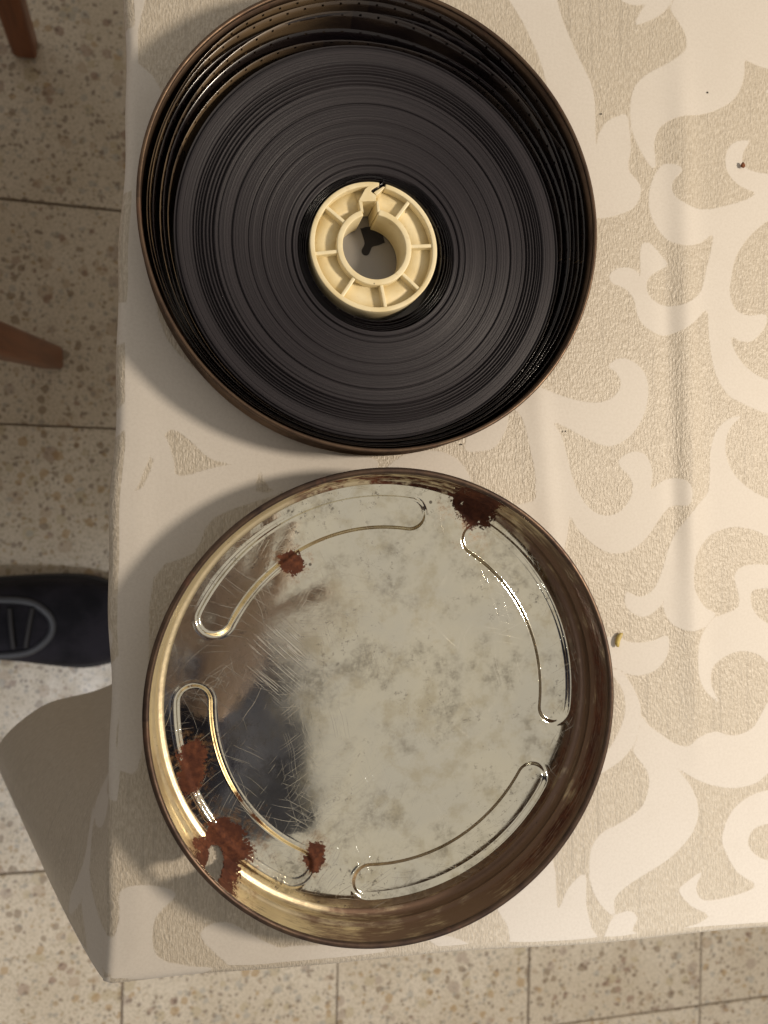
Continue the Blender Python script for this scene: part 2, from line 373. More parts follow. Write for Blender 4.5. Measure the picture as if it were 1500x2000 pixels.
def mat_fabric(name, col, col2, sc=500):
    s = S(name); o = s.obj(); n = s.noise(o, sc, 3); n2 = s.noise(o, 22, 3)
    c = s.mix(s.mr(n2, 0.3, 0.7), col, col2)
    return s.done(s.bsdf(c, 0.85, 0, s.bump(s.m('ADD', n, s.m('MULTIPLY', n2, 2.0)), 0.5, 0.0015), 0.2))

M = dict(tile=mat_terrazzo(), grout=mat_plain('grout', (0.22, 0.17, 0.125), 0.9), cloth=mat_cloth(), tin=mat_tin(),
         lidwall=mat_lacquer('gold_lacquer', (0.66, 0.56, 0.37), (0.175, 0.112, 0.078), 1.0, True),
         canwall=mat_lacquer('brown_lacquer', (0.15, 0.10, 0.065), (0.075, 0.05, 0.038), 0.4, False, 0.3),
         rim=mat_lacquer('dark_rim', (0.12, 0.08, 0.055), (0.05, 0.034, 0.03), 0.4, False, 0.3),
         canfloor=mat_plain('dull_tin', (0.30, 0.285, 0.265), 0.42, 0.6, 0.12, 30, 0.08, 300, 0.0003),
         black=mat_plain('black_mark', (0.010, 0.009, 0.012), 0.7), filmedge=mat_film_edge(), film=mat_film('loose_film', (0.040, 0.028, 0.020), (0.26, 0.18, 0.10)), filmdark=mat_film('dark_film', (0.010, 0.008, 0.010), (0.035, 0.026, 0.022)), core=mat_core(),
         wood=mat_wood(), rustbit=mat_plain('rust_flake', (0.24, 0.085, 0.035), 0.9, 0, 0.5, 900, 0.5, 1500),
         grain=mat_plain('yellow_grain', (0.55, 0.42, 0.12), 0.45, 0, 0.2, 400), speck=mat_plain('dark_speck', (0.03, 0.022, 0.016), 0.8),
         shoe=mat_fabric('navy_suede', (0.022, 0.020, 0.027), (0.007, 0.007, 0.010)), sole=mat_plain('shoe_rubber', (0.022, 0.021, 0.024), 0.7),
         trim=mat_plain('grey_trim', (0.05, 0.053, 0.062), 0.5), navy=mat_fabric('navy_knit', (0.022, 0.026, 0.055), (0.012, 0.015, 0.032)),
         jeans=mat_fabric('dark_trousers', (0.02, 0.022, 0.035), (0.012, 0.013, 0.02)), skin=mat_plain('skin', (0.36, 0.29, 0.28), 0.5, 0, 0.1),
         hair=mat_fabric('dark_hair', (0.13, 0.15, 0.23), (0.09, 0.105, 0.165), 300))

# ------------------------------------------------------------------ floor of terrazzo tiles
FZ = -0.75
fb = mesh('floor', [(-3, -3, 0), (3, -3, 0), (3, 3, 0), (-3, 3, 0)], [(0, 1, 2, 3)], M['grout'], smooth=False, loc=(0, 0, FZ - 0.003))
tag(fb, 'pale speckled terrazzo tile floor below the table', kind='structure')
PITCH = 0.291; TS = PITCH - 0.0028
bm = bmesh.new(); h = TS / 2
prism(bm, [(-h, -h), (h, -h), (h, h), (-h, h)], -0.006, 0.0)
bmesh.ops.recalc_face_normals(bm, faces=bm.faces)
bmesh.ops.bevel(bm, geom=[e for e in bm.edges if all(v.co.z > -0.001 for v in e.verts)], offset=0.0009, segments=2, affect='EDGES')
tme = bpy.data.meshes.new('tile'); bm.to_mesh(tme); bm.free(); tme.materials.append(M['tile'])
random.seed(4); rot = R_(-1.2); cr_, sr_ = math.cos(rot), math.sin(rot)
for i in range(-4, 6):
    for j in range(-6, 4):
        lx, ly = (i + 0.5) * PITCH, (j + 0.5) * PITCH
        X = -0.102 + lx * cr_ - ly * sr_; Y = 0.1105 + lx * sr_ + ly * cr_
        t = bpy.data.objects.new('tile', tme); COL.objects.link(t); t.parent = fb
        t.location = (X + random.uniform(-.0004, .0004), Y + random.uniform(-.0004, .0004), 0.003 + random.uniform(-.0003, .0002))
        t.rotation_euler = (0, 0, rot + random.choice((0, 1, 2, 3)) * math.pi / 2)

# ------------------------------------------------------------------ tablecloth
FIG = [[(127.2,239.8),(152.1,243.6),(154.2,234.5),(157.1,225.6),(162.2,214.5),(167.4,204.9),(171.2,197.5),(172.9,188.2),(173.4,170.1),(175.1,175.8),(179.4,181.8),(186.4,185.4),(189.1,185.3),(190.4,179),(191.3,169.5),(190,163.8),(190.8,159.1),(195.3,154.7),(196.6,150),(193.5,143.3),(187.3,139.6),(179.4,137),(173.4,136.1),(157.1,134.7),(152.9,171.8),(147,202.4),(137.1,222.8)],
[(183.8,243.6),(186.4,239.2),(190,238),(194.4,237.8),(199.7,239.4),(205.1,241.9),(207.8,247.2)],
[(216.8,253.4),(219.6,244),(222.8,239.6),(224.1,232.5),(222.8,224.9),(217.7,217.8),(209.6,211.9),(200.6,206.7),(194.4,201.1),(191.7,195.2),(190.8,187.1),(192.2,177.6),(197,168.5),(202.4,162.2),(204.2,164.4),(203.3,173.2),(205.1,179.8),(209.6,184.4),(216.8,187.6),(227.8,190.1),(237.1,193.6),(245.5,199.1),(250.7,207.1),(252.2,217.3),(250.3,226.1),(245.5,232.9),(239.2,239.8),(247.4,232.4),(256,229.4),(266.5,227),(279.2,227.4),(279.2,262.8)],
[(217.3,161.7),(215,164.3),(209.6,164.8),(206,162.6),(202.4,156.2),(200.6,148.8),(201.5,140.8),(206,133.1),(212.3,128),(220.5,126.6),(228.8,129.2),(234.8,133.4),(233.8,125.5),(230.6,113.8),(228.8,107.1),(226,103.3),(218.7,98.8),(209.6,97.8),(202.4,100.6),(199.7,105.3),(200.6,110.2),(205.1,113.7),(210.9,117.3),(206.9,121.9),(201.5,126.7),(197.2,126),(196.2,120.3),(196.3,111.1),(193.5,113.7),(188.2,114.5),(182.9,113),(180.3,109.6),(182.1,106.6),(186.4,105.3),(190.8,102.7),(193.5,98.5),(195.3,91.4),(199.7,86.8),(205.1,84.3),(209.6,83.7),(216.8,86.1),(224.1,90.5),(231.5,96.7),(232.5,86.1),(234.3,73.9),(237.1,64.9),(242.7,56.9),(248.4,53.8),(258.8,49.9),(266.5,48.1),(277.2,47.1),(277.2,63.5),(266.5,64.4),(257.9,67.4),(251.2,72.1),(246.5,78.5),(244.8,84.6),(250.3,82.8),(256,83.1),(260.7,86.7),(264.6,92.7),(263.6,96.8),(256,95.6),(249.3,96.9),(245.5,100.8),(244.1,107.3),(245.1,114),(247.4,123.2),(253.1,131.9),(259.8,138.3),(266.5,143),(279.2,146.6),(279.2,165.1),(266.5,165.6),(259.8,165.8),(254.1,166.9),(251.2,169.9),(251.7,174.9),(255,180.4),(250.3,180.2),(244.6,177.5),(241.8,171.4),(242.7,164.9),(247.4,159.6),(253.1,157.2),(258.3,155.6),(254.1,152.3),(245.5,149.1),(235.2,146),(226,144.9),(217.7,147.1),(213.2,150.7),(212.7,156.4)],
[(127.2,60.7),(142,57.8),(150.4,55.4),(159.7,52.6),(169.9,50.9),(178.6,51.6),(184.7,55.8),(186.4,60.6),(183.8,65.3),(180.1,67.5),(182.9,70.8),(188.2,72),(194.4,69.7),(198.8,65.1),(200.6,58.7),(199.7,49.8),(196.2,41.7),(190.8,35.2),(182.9,31),(176,31.3),(167.4,34.7),(159.7,38.4),(152.3,41.2),(156.3,35.2),(159.7,24.3),(162.2,14.9),(166.5,6.3),(171.7,0.8),(178.6,-1.7),(185.6,0),(190.8,5.6),(192.6,11.2),(190.8,16.8),(187.3,19.9),(185.1,23.5),(188.2,26.7),(193.5,28.4),(198.8,27.3),(201.9,22.5),(202.8,16.9),(201.9,10.6),(206.9,14.1),(214.1,16.2),(220.5,14.6),(223.2,9.8),(221.4,3.3),(216.8,3.2),(212.3,2.4),(207.8,-1.6),(204.2,-6.4),(199.7,-12.1),(193.5,-16.8),(187.3,-19.1),(180.3,-19.1),(173.4,-15.8),(167.4,-11),(163.1,-6.3),(160.5,-1.7),(159.3,-10.2),(157.6,-16.5),(156.3,-24.3),(137.1,-19.3),(124,0),(142,4.7),(143.3,11.6),(143.3,17.1),(140.4,31),(137.1,42.5),(132.1,48.6)],
[(250.4,46.4),(245.5,42.1),(242.7,37.1),(241.8,30.5),(243.7,23.1),(248.4,16.5),(256,10.8),(266.5,6.3),(279.2,4.2),(279.2,-16),(266.5,-12.5),(259.8,-9.6),(251.2,-7.5),(242.7,-7.8),(234.3,-10.7),(228.8,-15.5),(225.1,-21.2),(223.7,-28.5),(224.1,-36.7),(226.9,-41.7),(230.6,-45.9),(236.4,-48.9),(233.4,-52.5),(229.7,-55.2),(223.2,-56.7),(217.7,-55.7),(212.3,-52.6),(208.7,-46.9),(208.2,-41),(206.9,-44.4),(202.4,-47.9),(197,-49.4),(190.8,-46.4),(188.2,-42.3),(188.9,-37.5),(190.8,-37.7),(195.3,-39.7),(200.6,-38.6),(205.1,-33.9),(208.7,-25.1),(211.4,-17),(215.9,-8.9),(222.3,-0.8),(227.8,4.9),(232.5,9.8),(233.4,20.5),(233.8,30.4),(237.1,39.5),(243.7,45.1)],
[(247.4,-34.7),(249.3,-41.4),(248.4,-46.3),(242.7,-48.7),(235.2,-51.3),(229.7,-56.5),(226.4,-63.7),(226,-73.5),(227.8,-81.7),(232.5,-87.7),(238.7,-91.9),(234.3,-84.5),(233.8,-77.1),(237.1,-72.3),(244.6,-68.5),(252.2,-67.6),(260.7,-70),(267.5,-75.3),(279.2,-80),(279.2,-59.8),(266.5,-55.2),(258.8,-49.9),(256,-44),(256.9,-38.3),(266.5,-37.6),(279.2,-40.4),(279.2,-27.8),(266.5,-25.9),(257.9,-25.6),(251.2,-26.5),(247,-30.2)],
[(176,-59.4),(184.2,-58.5),(190,-60.7),(197,-61.4),(204.2,-60.4),(210,-58.4),(211.4,-62.3),(210,-68.7),(205.1,-74.2),(197.9,-76.7),(191.7,-76.4),(185.6,-73.7),(179.4,-70.7)],
[(179.4,-74.6),(185.7,-74.1),(191.7,-80.8),(195.7,-89),(196.6,-96.3),(194.8,-105),(190.8,-111.9),(184.7,-117.1),(174.2,-121.9),(177.7,-114.2),(182.9,-106.6),(187.3,-98.1),(188.6,-90.2),(186.9,-82.9),(182.9,-77.2)],
[(197.2,-96.2),(200.6,-100.5),(206.9,-104.9),(214.1,-109.9),(221.4,-111.6),(226.9,-107.8),(236.2,-105.6),(245.5,-108.2),(256,-105.5),(261.7,-98.4),(266.5,-92),(279.2,-88.4),(279.2,-122.1),(266.5,-127.1),(259.8,-131.6),(251.2,-133.4),(241.8,-133.1),(231.5,-130.3),(223.2,-126.4),(214.6,-121.2),(221.4,-128.7),(225.5,-136.3),(226.9,-144.6),(224.1,-152.5),(218.7,-158.5),(210.1,-165),(197.2,-171),(188.2,-175.6),(182.9,-180.6),(182.9,-188.3),(176.7,-183.1),(172,-175.5),(170.1,-166.6),(171.2,-155.6),(176.7,-148.9),(182.9,-146.4),(191.7,-142.4),(197.9,-137.3),(200.6,-129.5),(200.2,-123),(197,-118),(192.6,-112.1),(195,-105.8)],
[(140,-165.1),(152.1,-159.3),(154.3,-181.6),(159.7,-172.7),(168.1,-167.2),(168.6,-180.8),(171.2,-192.4),(175.1,-204.3),(131.9,-205.8),(131.1,-193.3),(129.7,-186.2),(125.3,-176)],
[(182.9,-188.4),(190.8,-186.8),(194.8,-190.9),(192.4,-196.4),(200.4,-201.7),(198.8,-210.2),(175.9,-207.3),(179,-194.8)],
[(219.9,-177),(228.7,-172.4),(225.7,-179.8),(229.9,-186.1),(243.3,-186.1),(258.6,-182.5),(248.4,-174.7),(241.6,-163.7),(239.9,-156.1),(245,-144.7),(255.2,-138.1),(267.3,-136),(283.1,-137.3),(283.1,-155.5),(267.3,-152.6),(256.9,-154.7),(254.3,-161.9),(260.4,-168.5),(267.3,-170.7),(283.1,-172.2),(283.1,-220.8),(213.4,-212),(216.2,-201.4),(232.4,-194.5),(223.2,-188.3),(216.6,-180.3)],
[(206.9,-202.5),(219.9,-198.2),(234.9,-196.3),(251.8,-194.5),(283.1,-192),(283.1,-220.8),(206.9,-214.1)],
[(93,-188.6),(99.3,-187.4),(107.9,-190.4),(113.6,-195.2),(114.4,-204.9),(90.9,-201.9),(102.2,-196.5)],
[(26.4,-184.4),(47.3,-185),(59.3,-184.5),(71.5,-188.7),(72.9,-198.2),(26.4,-196.1)],
[(111.1,34.2),(117.5,39.7),(126.4,43.8),(130.5,42.4),(128.8,36.2),(124,29.1),(117.5,27.3),(110.3,27.4)],
[(70.6,15.6),(76.7,21.6),(82.8,25.3),(91.3,27),(100,26.4),(107.9,22),(112.7,13.7),(111.1,6.8),(70.6,6.7)],
[(-43.1,172.9),(-23.4,177.4),(-19.3,154.9),(-23.4,121),(-21.4,79.4),(-7.1,59.1),(22.1,43.1),(30.7,28.2),(22.1,20.5),(1.1,21.2),(-9.2,29.5),(-17.3,33.5),(-25.4,20.8),(-30.9,8.3),(-37.3,14.5),(-35.3,41.4),(-43.1,49.4)],
[(-43.1,35),(-30.9,8.3),(-23.4,20.9),(-25.4,25),(-19.3,31.4),(-15.3,21),(-13.3,14.7),(3.2,19.1),(18.9,20.4),(17.9,8.6),(30.7,8.7),(1.1,-2.1),(-7.1,-16.9),(-23.4,-27.1),(-25.4,-72.9),(-29.4,-103.9),(-36.3,-104.4),(-45.1,-102.8),(-45.1,34.9)],
[(13.6,42.8),(48.2,26.3),(68.3,23.3),(66.1,16.6),(30.7,8.7),(22.1,11.8),(17.9,20.4),(5.3,23.4)],
[(-36.3,-153),(-25.4,-151.7),(-14.3,-156.5),(-22.4,-165),(-23.4,-177.4),(-17.3,-184.4),(7.3,-192.9),(7.3,-211),(-47,-203.2),(-43.1,-177),(-36.9,-165.4)],
[(-5.1,-174.4),(5.3,-170.3),(22.1,-180.9),(39.4,-191.7),(35,-202),(17.9,-199.7),(5.3,-187.3)],
[(-34.3,215.4),(-25.4,216.7),(-29.4,195.4),(-30.9,176.5),(-43.1,170.8),(-41.2,214.4)]]
CX, CY = -0.0385, -0.1872; E1 = np.array((1.0, -0.0413)); E2 = np.array((0.021, 1.0))
REP = np.array((19.4, 350.4))                                  # the woven repeat, mm
segs = []
polys = []
for f in FIG[:14]:
    p = catmull(f, 3)
    for k in (0, 1, -1):
        q = p + REP * k
        if k == -1 and q[:, 1].max() < -560: continue
        polys.append((q, k))
polys += [(catmull(f, 3), 0) for f in FIG[14:]]
def sdf_poly(P, Q):
    """signed distance of points P to polygon Q, negative inside"""
    A = Q; B = np.roll(Q, -1, 0); d = np.full(len(P), 1e9); ins = np.zeros(len(P), bool)
    for a, b in zip(A, B):
        e = b - a; L = e @ e
        if L < 1e-9: continue
        w_ = P - a; t = np.clip((w_ @ e) / L, 0, 1)
        dd = w_ - t[:, None] * e; d = np.minimum(d, (dd * dd).sum(1))
        c1 = (a[1] > P[:, 1]) != (b[1] > P[:, 1])
        if c1.any():
            with np.errstate(divide='ignore', invalid='ignore'):
                xi = a[0] + (P[:, 1] - a[1]) * e[0] / e[1] if e[1] != 0 else np.full(len(P), 1e9)
            ins ^= c1 & (P[:, 0] < xi)
    d = np.sqrt(d); return np.where(ins, -d, d)
def fig_field(P):
    out = np.full(len(P), 12.0)
    inner = P[:, 1] < 225
    for q, k in polys:
        lo, hi = q.min(0) - 6, q.max(0) + 6
        m = (P[:, 0] > lo[0]) & (P[:, 0] < hi[0]) & (P[:, 1] > lo[1]) & (P[:, 1] < hi[1])
        if k == 1: m &= P[:, 1] > 205           # repeats only where the traced cloth ends
        if k == -1: m &= P[:, 1] < -200
        if m.any(): out[m] = np.minimum(out[m], sdf_poly(P[m], q))
    return out
us = np.concatenate([np.arange(0, 0.36, 0.0014), np.arange(0.36, 1.3, 0.02)])
vs = np.concatenate([np.arange(0, 0.46, 0.0014), np.arange(0.46, 1.3, 0.02)])
def edge(u, v):
    """the cloth's edges wander a little"""
    du = (0.0010 * np.sin(v * 21 + 0.8) + 0.0007 * np.sin(v * 53 + 2.0) + 0.0004 * np.sin(v * 121)) * np.exp(-(u / 0.03) ** 2) * np.clip(v / 0.03, 0, 1)
    dv = (0.0008 * np.sin(u * 17 + 0.3) + 0.0006 * np.sin(u * 47 + 1.0)) * np.exp(-(v / 0.03) ** 2) * np.clip(u / 0.03, 0, 1)
    return u + du, v + dv
U, Vv = np.meshgrid(us, vs)                                    # rows along v
UE, VE = edge(U, Vv); XY = np.array((CX, CY)) + UE[..., None] * E1 + VE[..., None] * E2
def crease(X, Y):
    """soft folds left by the ironing board"""
    z = np.zeros_like(X)
    def ridge(x0, y0, x1, y1, wdt, hgt):
        ex, ey = x1 - x0, y1 - y0; L = math.hypot(ex, ey)
        t = ((X - x0) * ex + (Y - y0) * ey) / L / L; dist = ((X - x0) * ey - (Y - y0) * ex) / L
        return hgt * np.exp(-(dist / wdt) ** 2) * np.exp(-(np.clip(np.abs(t - 0.5) - 0.5, 0, None) / 0.25) ** 2)
    z += ridge(0.2185, 0.16, 0.2235, -0.05, 0.007, 0.0016)
    z += ridge(0.211, 0.10, 0.215, 0.0, 0.005, -0.0008)
    z += ridge(0.145, 0.05, 0.152, -0.02, 0.006, 0.0007)
    z += ridge(0.005, -0.19, 0.03, -0.16, 0.006, 0.0005)
    z += ridge(-0.030, 0.21, -0.033, -0.15, 0.006, 0.0005)
    z += 0.0004 * np.sin(X * 23 + 1.3 * np.sin(Y * 17)) * np.sin(Y * 19 + 0.7)
    return z
Z = crease(XY[..., 0], XY[..., 1]) * np.clip(np.minimum(U, Vv) / 0.01, 0, 1)
n, m = U.shape
verts = np.concatenate([XY.reshape(-1, 2), Z.reshape(-1, 1)], 1)
flat = XY.reshape(-1, 2).copy()
q = np.arange(n * m).reshape(n, m)
faces = np.stack([q[:-1, :-1], q[:-1, 1:], q[1:, 1:], q[1:, :-1]], -1).reshape(-1, 4).tolist()
# hanging part along the left edge, round the corner with its pleat, and along the near edge
base_idx = [int(q[i, 0]) for i in range(n - 1, -1, -1)] + [int(q[0, j]) for j in range(1, m)]
base_uv = [(0.0, vs[i]) for i in range(n - 1, -1, -1)] + [(us[j], 0.0) for j in range(1, m)]
tk = np.array([-1.4, -1.0, -0.8, -0.6, -0.4, -0.2, 0.0, 0.3, 0.6, 1.0, 1.4])
hk = np.array([(-.008, .105), (-.012, .076), (-.034, .058), (-.068, .056), (-.090, .042), (-.099, .022), (-.100, .002), (-.055, -.014), (.004, -.014), (.052, -.010), (.07, -.009)])
ht_ = np.linspace(-1.4, 1.4, 141); hk_ = np.stack([np.interp(ht_, tk, hk[:, 0]), np.interp(ht_, tk, hk[:, 1])], 1)
for _ in range(45): hk_[1:-1] = 0.25 * hk_[:-2] + 0.5 * hk_[1:-1] + 0.25 * hk_[2:]
hk_[:, 0] += 0.003 * np.sin(ht_ * 11.0 + 0.5) * np.exp(-((ht_ + 0.3) / 0.7) ** 2); tk, hk = ht_, hk_
DROP = 0.235; rows = [0.0, .15, .4, .7, 1.0]; NR = 6 + 80
prev = base_idx; rr_ = 0.005
def hem(t, u, v):
    if t < -1.4 or t > 1.4: return None
    return np.array([np.interp(t, tk, hk[:, 0]), np.interp(t, tk, hk[:, 1])])
cur = []
allv = [verts]; allf = [flat]; cnt = len(verts)
for k in range(1, NR + 1):
    if k <= 6:
        ph = k / 6 * math.pi / 2; off = rr_ * math.sin(ph); dz = -rr_ * (1 - math.cos(ph)); dep = 0.0
    else:
        dep = (k - 6) / (NR - 6); off = rr_; dz = -rr_ - DROP * dep
    pv = []; pf = []
    for (u, v) in base_uv:
        t = -v / 0.075 if u == 0 else u / 0.05
        ncor = 0.012
        if u == 0: wgt = min(1, v / ncor); nx, ny = -1.0, -(1 - wgt) * 0.7
        else: wgt = min(1, u / ncor); nx, ny = -(1 - wgt) * 0.7, -1.0
        ue, ve = edge(u, v); bx, by = ue + nx * off, ve + ny * off
        s_ = v if u == 0 else u
        wave = (0.006 * (math.sin(s_ * 31 + (2 if u == 0 else 0.4)) + 1) + 0.002 * math.sin(s_ * 83)) * dep
        hx, hy = bx + nx * wave, by + ny * wave
        ht = hem(t, u, v)
        if ht is not None:
            g = dep ** 0.92
            cx_, cy_ = bx + (ht[0] - u) * g, by + (ht[1] - v) * g
            wt = 1 - max(0.0, (abs(t) - 1.0) / 0.4)
            hx, hy = hx * (1 - wt) + cx_ * wt, hy * (1 - wt) + cy_ * wt
        p = np.array((CX, CY)) + hx * E1 + hy * E2
        pv.append((p[0], p[1], dz))
        ext = off + DROP * dep
        fp = np.array((CX, CY)) + (u + (-ext if u == 0 else 0)) * E1 + (v + (-ext if u != 0 or v == 0 else 0)) * E2
        pf.append(fp)
    idx = list(range(cnt, cnt + len(pv))); cnt += len(pv)
    allv.append(np.array(pv)); allf.append(np.array(pf))
    for j in range(len(idx) - 1): faces.append((prev[j], idx[j], idx[j + 1], prev[j + 1]))
    prev = idx
verts = np.concatenate(allv); flat = np.concatenate(allf)
cloth = mesh('tablecloth', verts, faces, M['cloth'])
ntop = n * m; look = flat * 1000.0; look[ntop:] += np.array((262.0, 60.0))
fld = fig_field(look)
at = cloth.data.attributes.new('fig', 'FLOAT', 'POINT'); at.data.foreach_set('value', fld.astype(np.float32))
at = cloth.data.attributes.new('flat', 'FLOAT_VECTOR', 'POINT'); at.data.foreach_set('vector', np.concatenate([flat, np.zeros((len(flat), 1))], 1).astype(np.float32).ravel())
tag(cloth, 'cream damask tablecloth with pale woven scrolls, its corner hanging in a fold', 'tablecloth')

# ------------------------------------------------------------------ film can (bottom half)
KC = (0.0670, 0.1187); RC = 0.0948; HC = 0.0225
can = empty('film_can', (*KC, 0.0006)); tag(can, 'open round brown metal film can with a wound film reel lying inside', 'film can')
def wob(a, k): return 0.00025 * math.sin(2 * a + 0.6) + 0.00012 * math.sin(5 * a)
lathe('side_wall', [(RC - .0045, 0), (RC - .0018, .0006), (RC - .0006, .0025), (RC - .0006, .0055), (RC + .0004, .0066), (RC + .0004, .0078), (RC - .0006, .0088), (RC - .0006, HC - .0012),
                    (RC - .0012, HC - .0012), (RC - .0012, .0088), (RC - .0002, .0076), (RC - .0002, .0068), (RC - .0012, .0056), (RC - .0012, .003), (RC - .0024, .0012), (RC - .0046, .0006)], 256, M['canwall'], can, closed=True, flip=True, wob=wob)
lathe('rolled_rim', [(RC - .0007 + .0009 * math.cos(t), HC - .0009 + .0009 * math.sin(t)) for t in [i * math.pi / 5 for i in range(10)]], 256, M['canwall'], can, closed=True, wob=wob)
fl_ = lathe('can_floor', [(RC - .004, .0008), (.06, .0008), (.03, .0008), (.012, .0008), (.00003, .0008)], 128, M['canfloor'], can)
bm = bmesh.new()
prism(bm, [(x / 1000, y / 1000) for x, y in catmull([(-4.2, 6.9), (-4.1, 7.0), (-0.9, 8.0), (3.0, 7.4), (5.1, 6.1), (6.4, 1.9), (6.3, 1.8), (3.9, 0.6), (1.0, -0.4), (0.1, -2.3), (-0.7, -3.8), (-1.9, -4.3), (-3.3, -3.7), (-3.7, -2.1), (-2.4, 0.8), (-3.3, 4.1)], 3) - np.array((0.6, 3.9))], .0009, .0012)
mk = bm_obj('floor_mark', bm, M['black'], can); mk['label'] = 'black keyhole-shaped mark seen through the core hole'

# ------------------------------------------------------------------ film reel: wound film, plastic core, loose turns
RL = (0.0654, 0.1102); ZT = 0.0172; RO = 0.0800; RI = 0.0328
reel = empty('film_reel', (*RL, 0.0016)); tag(reel, 'tightly wound dark movie film on a cream plastic core with loose outer turns', 'film reel')
ci = np.array((0.0006, -0.0036)); cc_ = np.array((-0.0006, -0.0018))
rng = np.random.default_rng(3)
NRI = 300; rad = np.linspace(RI, RO, NRI)
hz = np.cumsum(rng.normal(0, .00004, NRI)); hz -= np.linspace(hz[0], hz[-1], NRI); hz += rng.normal(0, .00003, NRI)
for c0, wdt, dp in ((.0350, .0003, .0010), (.0376, .0002, .0006), (.0470, .0002, .0005), (.0520, .00018, .0004), (.0583, .0003, .0008), (.0634, .0002, .0005), (.0655, .0004, .0013), (.0668, .0003, .0013), (.0683, .0003, .0010), (.0697, .0003, .0014), (.0709, .00025, .0011), (.0718, .0003, .0010), (.0729, .0003, .0012), (.0793, .0003, .0010)):
    hz -= dp * np.exp(-((rad - c0) / wdt) ** 2)
NS = 220; V = []; RV = []
ang = np.linspace(0, 2 * np.pi, NS, endpoint=False)
def ring(r, z, c):
    for a in ang:
        V.append((c[0] + r * math.cos(a), c[1] + r * math.sin(a), z)); RV.append(r * 1000)
ring(RI, 0, ci)
for r, z in zip(rad, hz):
    f = (r - RI) / (RO - RI); ring(r, ZT + z, ci * (1 - f))
ring(RO, 0, (0, 0))
roll = mesh('film_roll', V, gridfaces(NRI + 2, NS, True, flip=True), M['filmedge'], reel)
at = roll.data.attributes.new('rad', 'FLOAT', 'POINT'); at.data.foreach_set('value', np.array(RV, np.float32))
def strip(name, pb, pt, zb, zt, parent, seg=6, mat='film', closed=True):
    """a film ribbon standing on edge between two plan curves"""
    n_ = len(pb); V = []; ST = []
    L = np.concatenate([[0], np.cumsum(np.linalg.norm(np.diff(pt, axis=0), axis=1))]) * 1000
    for k in range(seg + 1):
        f = k / seg
        for j in range(n_):
            p = pb[j] * (1 - f) + pt[j] * f
            V.append((p[0], p[1], zb + (zt[j] - zb) * f)); ST.append((L[j], 16 * f, 0))
    o = mesh(name, V, gridfaces(seg + 1, n_, closed), M[mat], parent)
    sm = o.modifiers.new('thickness', 'SOLIDIFY'); sm.thickness = 0.00016; sm.offset = 0
    a_ = o.data.attributes.new('strip', 'FLOAT_VECTOR', 'POINT'); a_.data.foreach_set('vector', np.array(ST, np.float32).ravel())
    return o
A = np.linspace(0, 2 * np.pi, 361)[:-1]
canc = np.array(KC) - np.array(RL)
def can_r(a, rin):      # distance from the reel centre to the can wall along a
    d = np.stack([np.cos(a), np.sin(a)], -1); b = d @ canc
    return b + np.sqrt(np.maximum(b * b - canc @ canc + rin * rin, 0))
DIR = np.stack([np.cos(A), np.sin(A)], -1)
gapR = can_r(A, RC - .0022) - RO - .0006
def lobe(a0, wd): return np.exp(-(((A - R_(a0) + np.pi) % (2 * np.pi) - np.pi) / R_(wd)) ** 2)
gt_prev = np.full(360, 0.02)
loops = [(0.02, 0.10, [(150, 50, .10), (20, 40, .05)]), (0.06, 0.24, [(150, 45, .20), (15, 45, .10), (250, 40, .06)]), (0.14, 0.30, [(110, 60, .34), (30, 30, .22), (185, 35, .08)]),
         (0.30, 0.50, [(150, 70, .22), (20, 40, .12), (60, 30, .14)]), (0.45, 0.64, [(165, 60, .20), (20, 35, .20), (90, 30, .20)]), (0.70, 0.88, [(165, 60, .06), (80, 40, .08), (20, 30, .06)])]
for i, (fb_, ft_, lb) in enumerate(loops):
    add = sum(lobe(a0, wd) * h_ for a0, wd, h_ in lb)
    sagg = 0.03 * np.sin(3 * A + i * 1.7) + 0.015 * np.sin(7 * A + i)
    gb = np.clip(fb_ + add * 0.5 + sagg, 0.02, 0.98); gt = np.clip(ft_ + add + sagg, 0.03, 0.985)
    gb = np.clip(0.25 * gb + 0.75 * gt_prev, 0.01, gt - 0.01); gt_prev = gt
    rb = RO + .0004 + gapR * gb; rt = RO + .0004 + gapR * gt
    if i == 4:            # the stiff kinked turn at the upper right
        k0, k1, k2 = 20, 29, 62
        for a_, b_ in ((k0 - 22, k0), (k0, k1), (k1, k2)):
            j = np.arange(a_, b_ + 1) % 360; pa, pb_ = rt[j[0]] * DIR[j[0]], rt[j[-1]] * DIR[j[-1]]
            for q_, jj in enumerate(j):
                ln = pa + (pb_ - pa) * q_ / (len(j) - 1); rt[jj] = 0.25 * rt[jj] + 0.75 * np.linalg.norm(ln); rb[jj] = min(rb[jj], rt[jj] - .0002)
    zt = 0.0166 + 0.0009 * np.sin(2 * A + i) * (i / 6) + 0.0004 * (i % 3)
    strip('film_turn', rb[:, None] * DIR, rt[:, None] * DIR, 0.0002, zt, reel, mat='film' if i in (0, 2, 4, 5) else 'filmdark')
# inner loose turns round the core
RCO = 0.0266
g_in = None
for i, f in enumerate((0.16, 0.40, 0.62, 0.80, 0.93)):
    ph = i * 0.5
    cen = cc_ * (1 - f) + ci * f
    rr2 = (RCO + .0006) + (RI - .0005 - RCO - .0006) * (f + (1 - f) * 0.55 * np.clip(np.cos(A - R_(97)) * -0.5 + 0.2, 0, 1) * (1 if i < 3 else 0.4)) + .0001 * np.sin(4 * A + ph)
    P = cen + rr2[:, None] * DIR
    strip('film_turn', P, P, 0.0002, 0.0163 + 0.0003 * np.sin(A + ph), reel, seg=3, mat='filmdark')
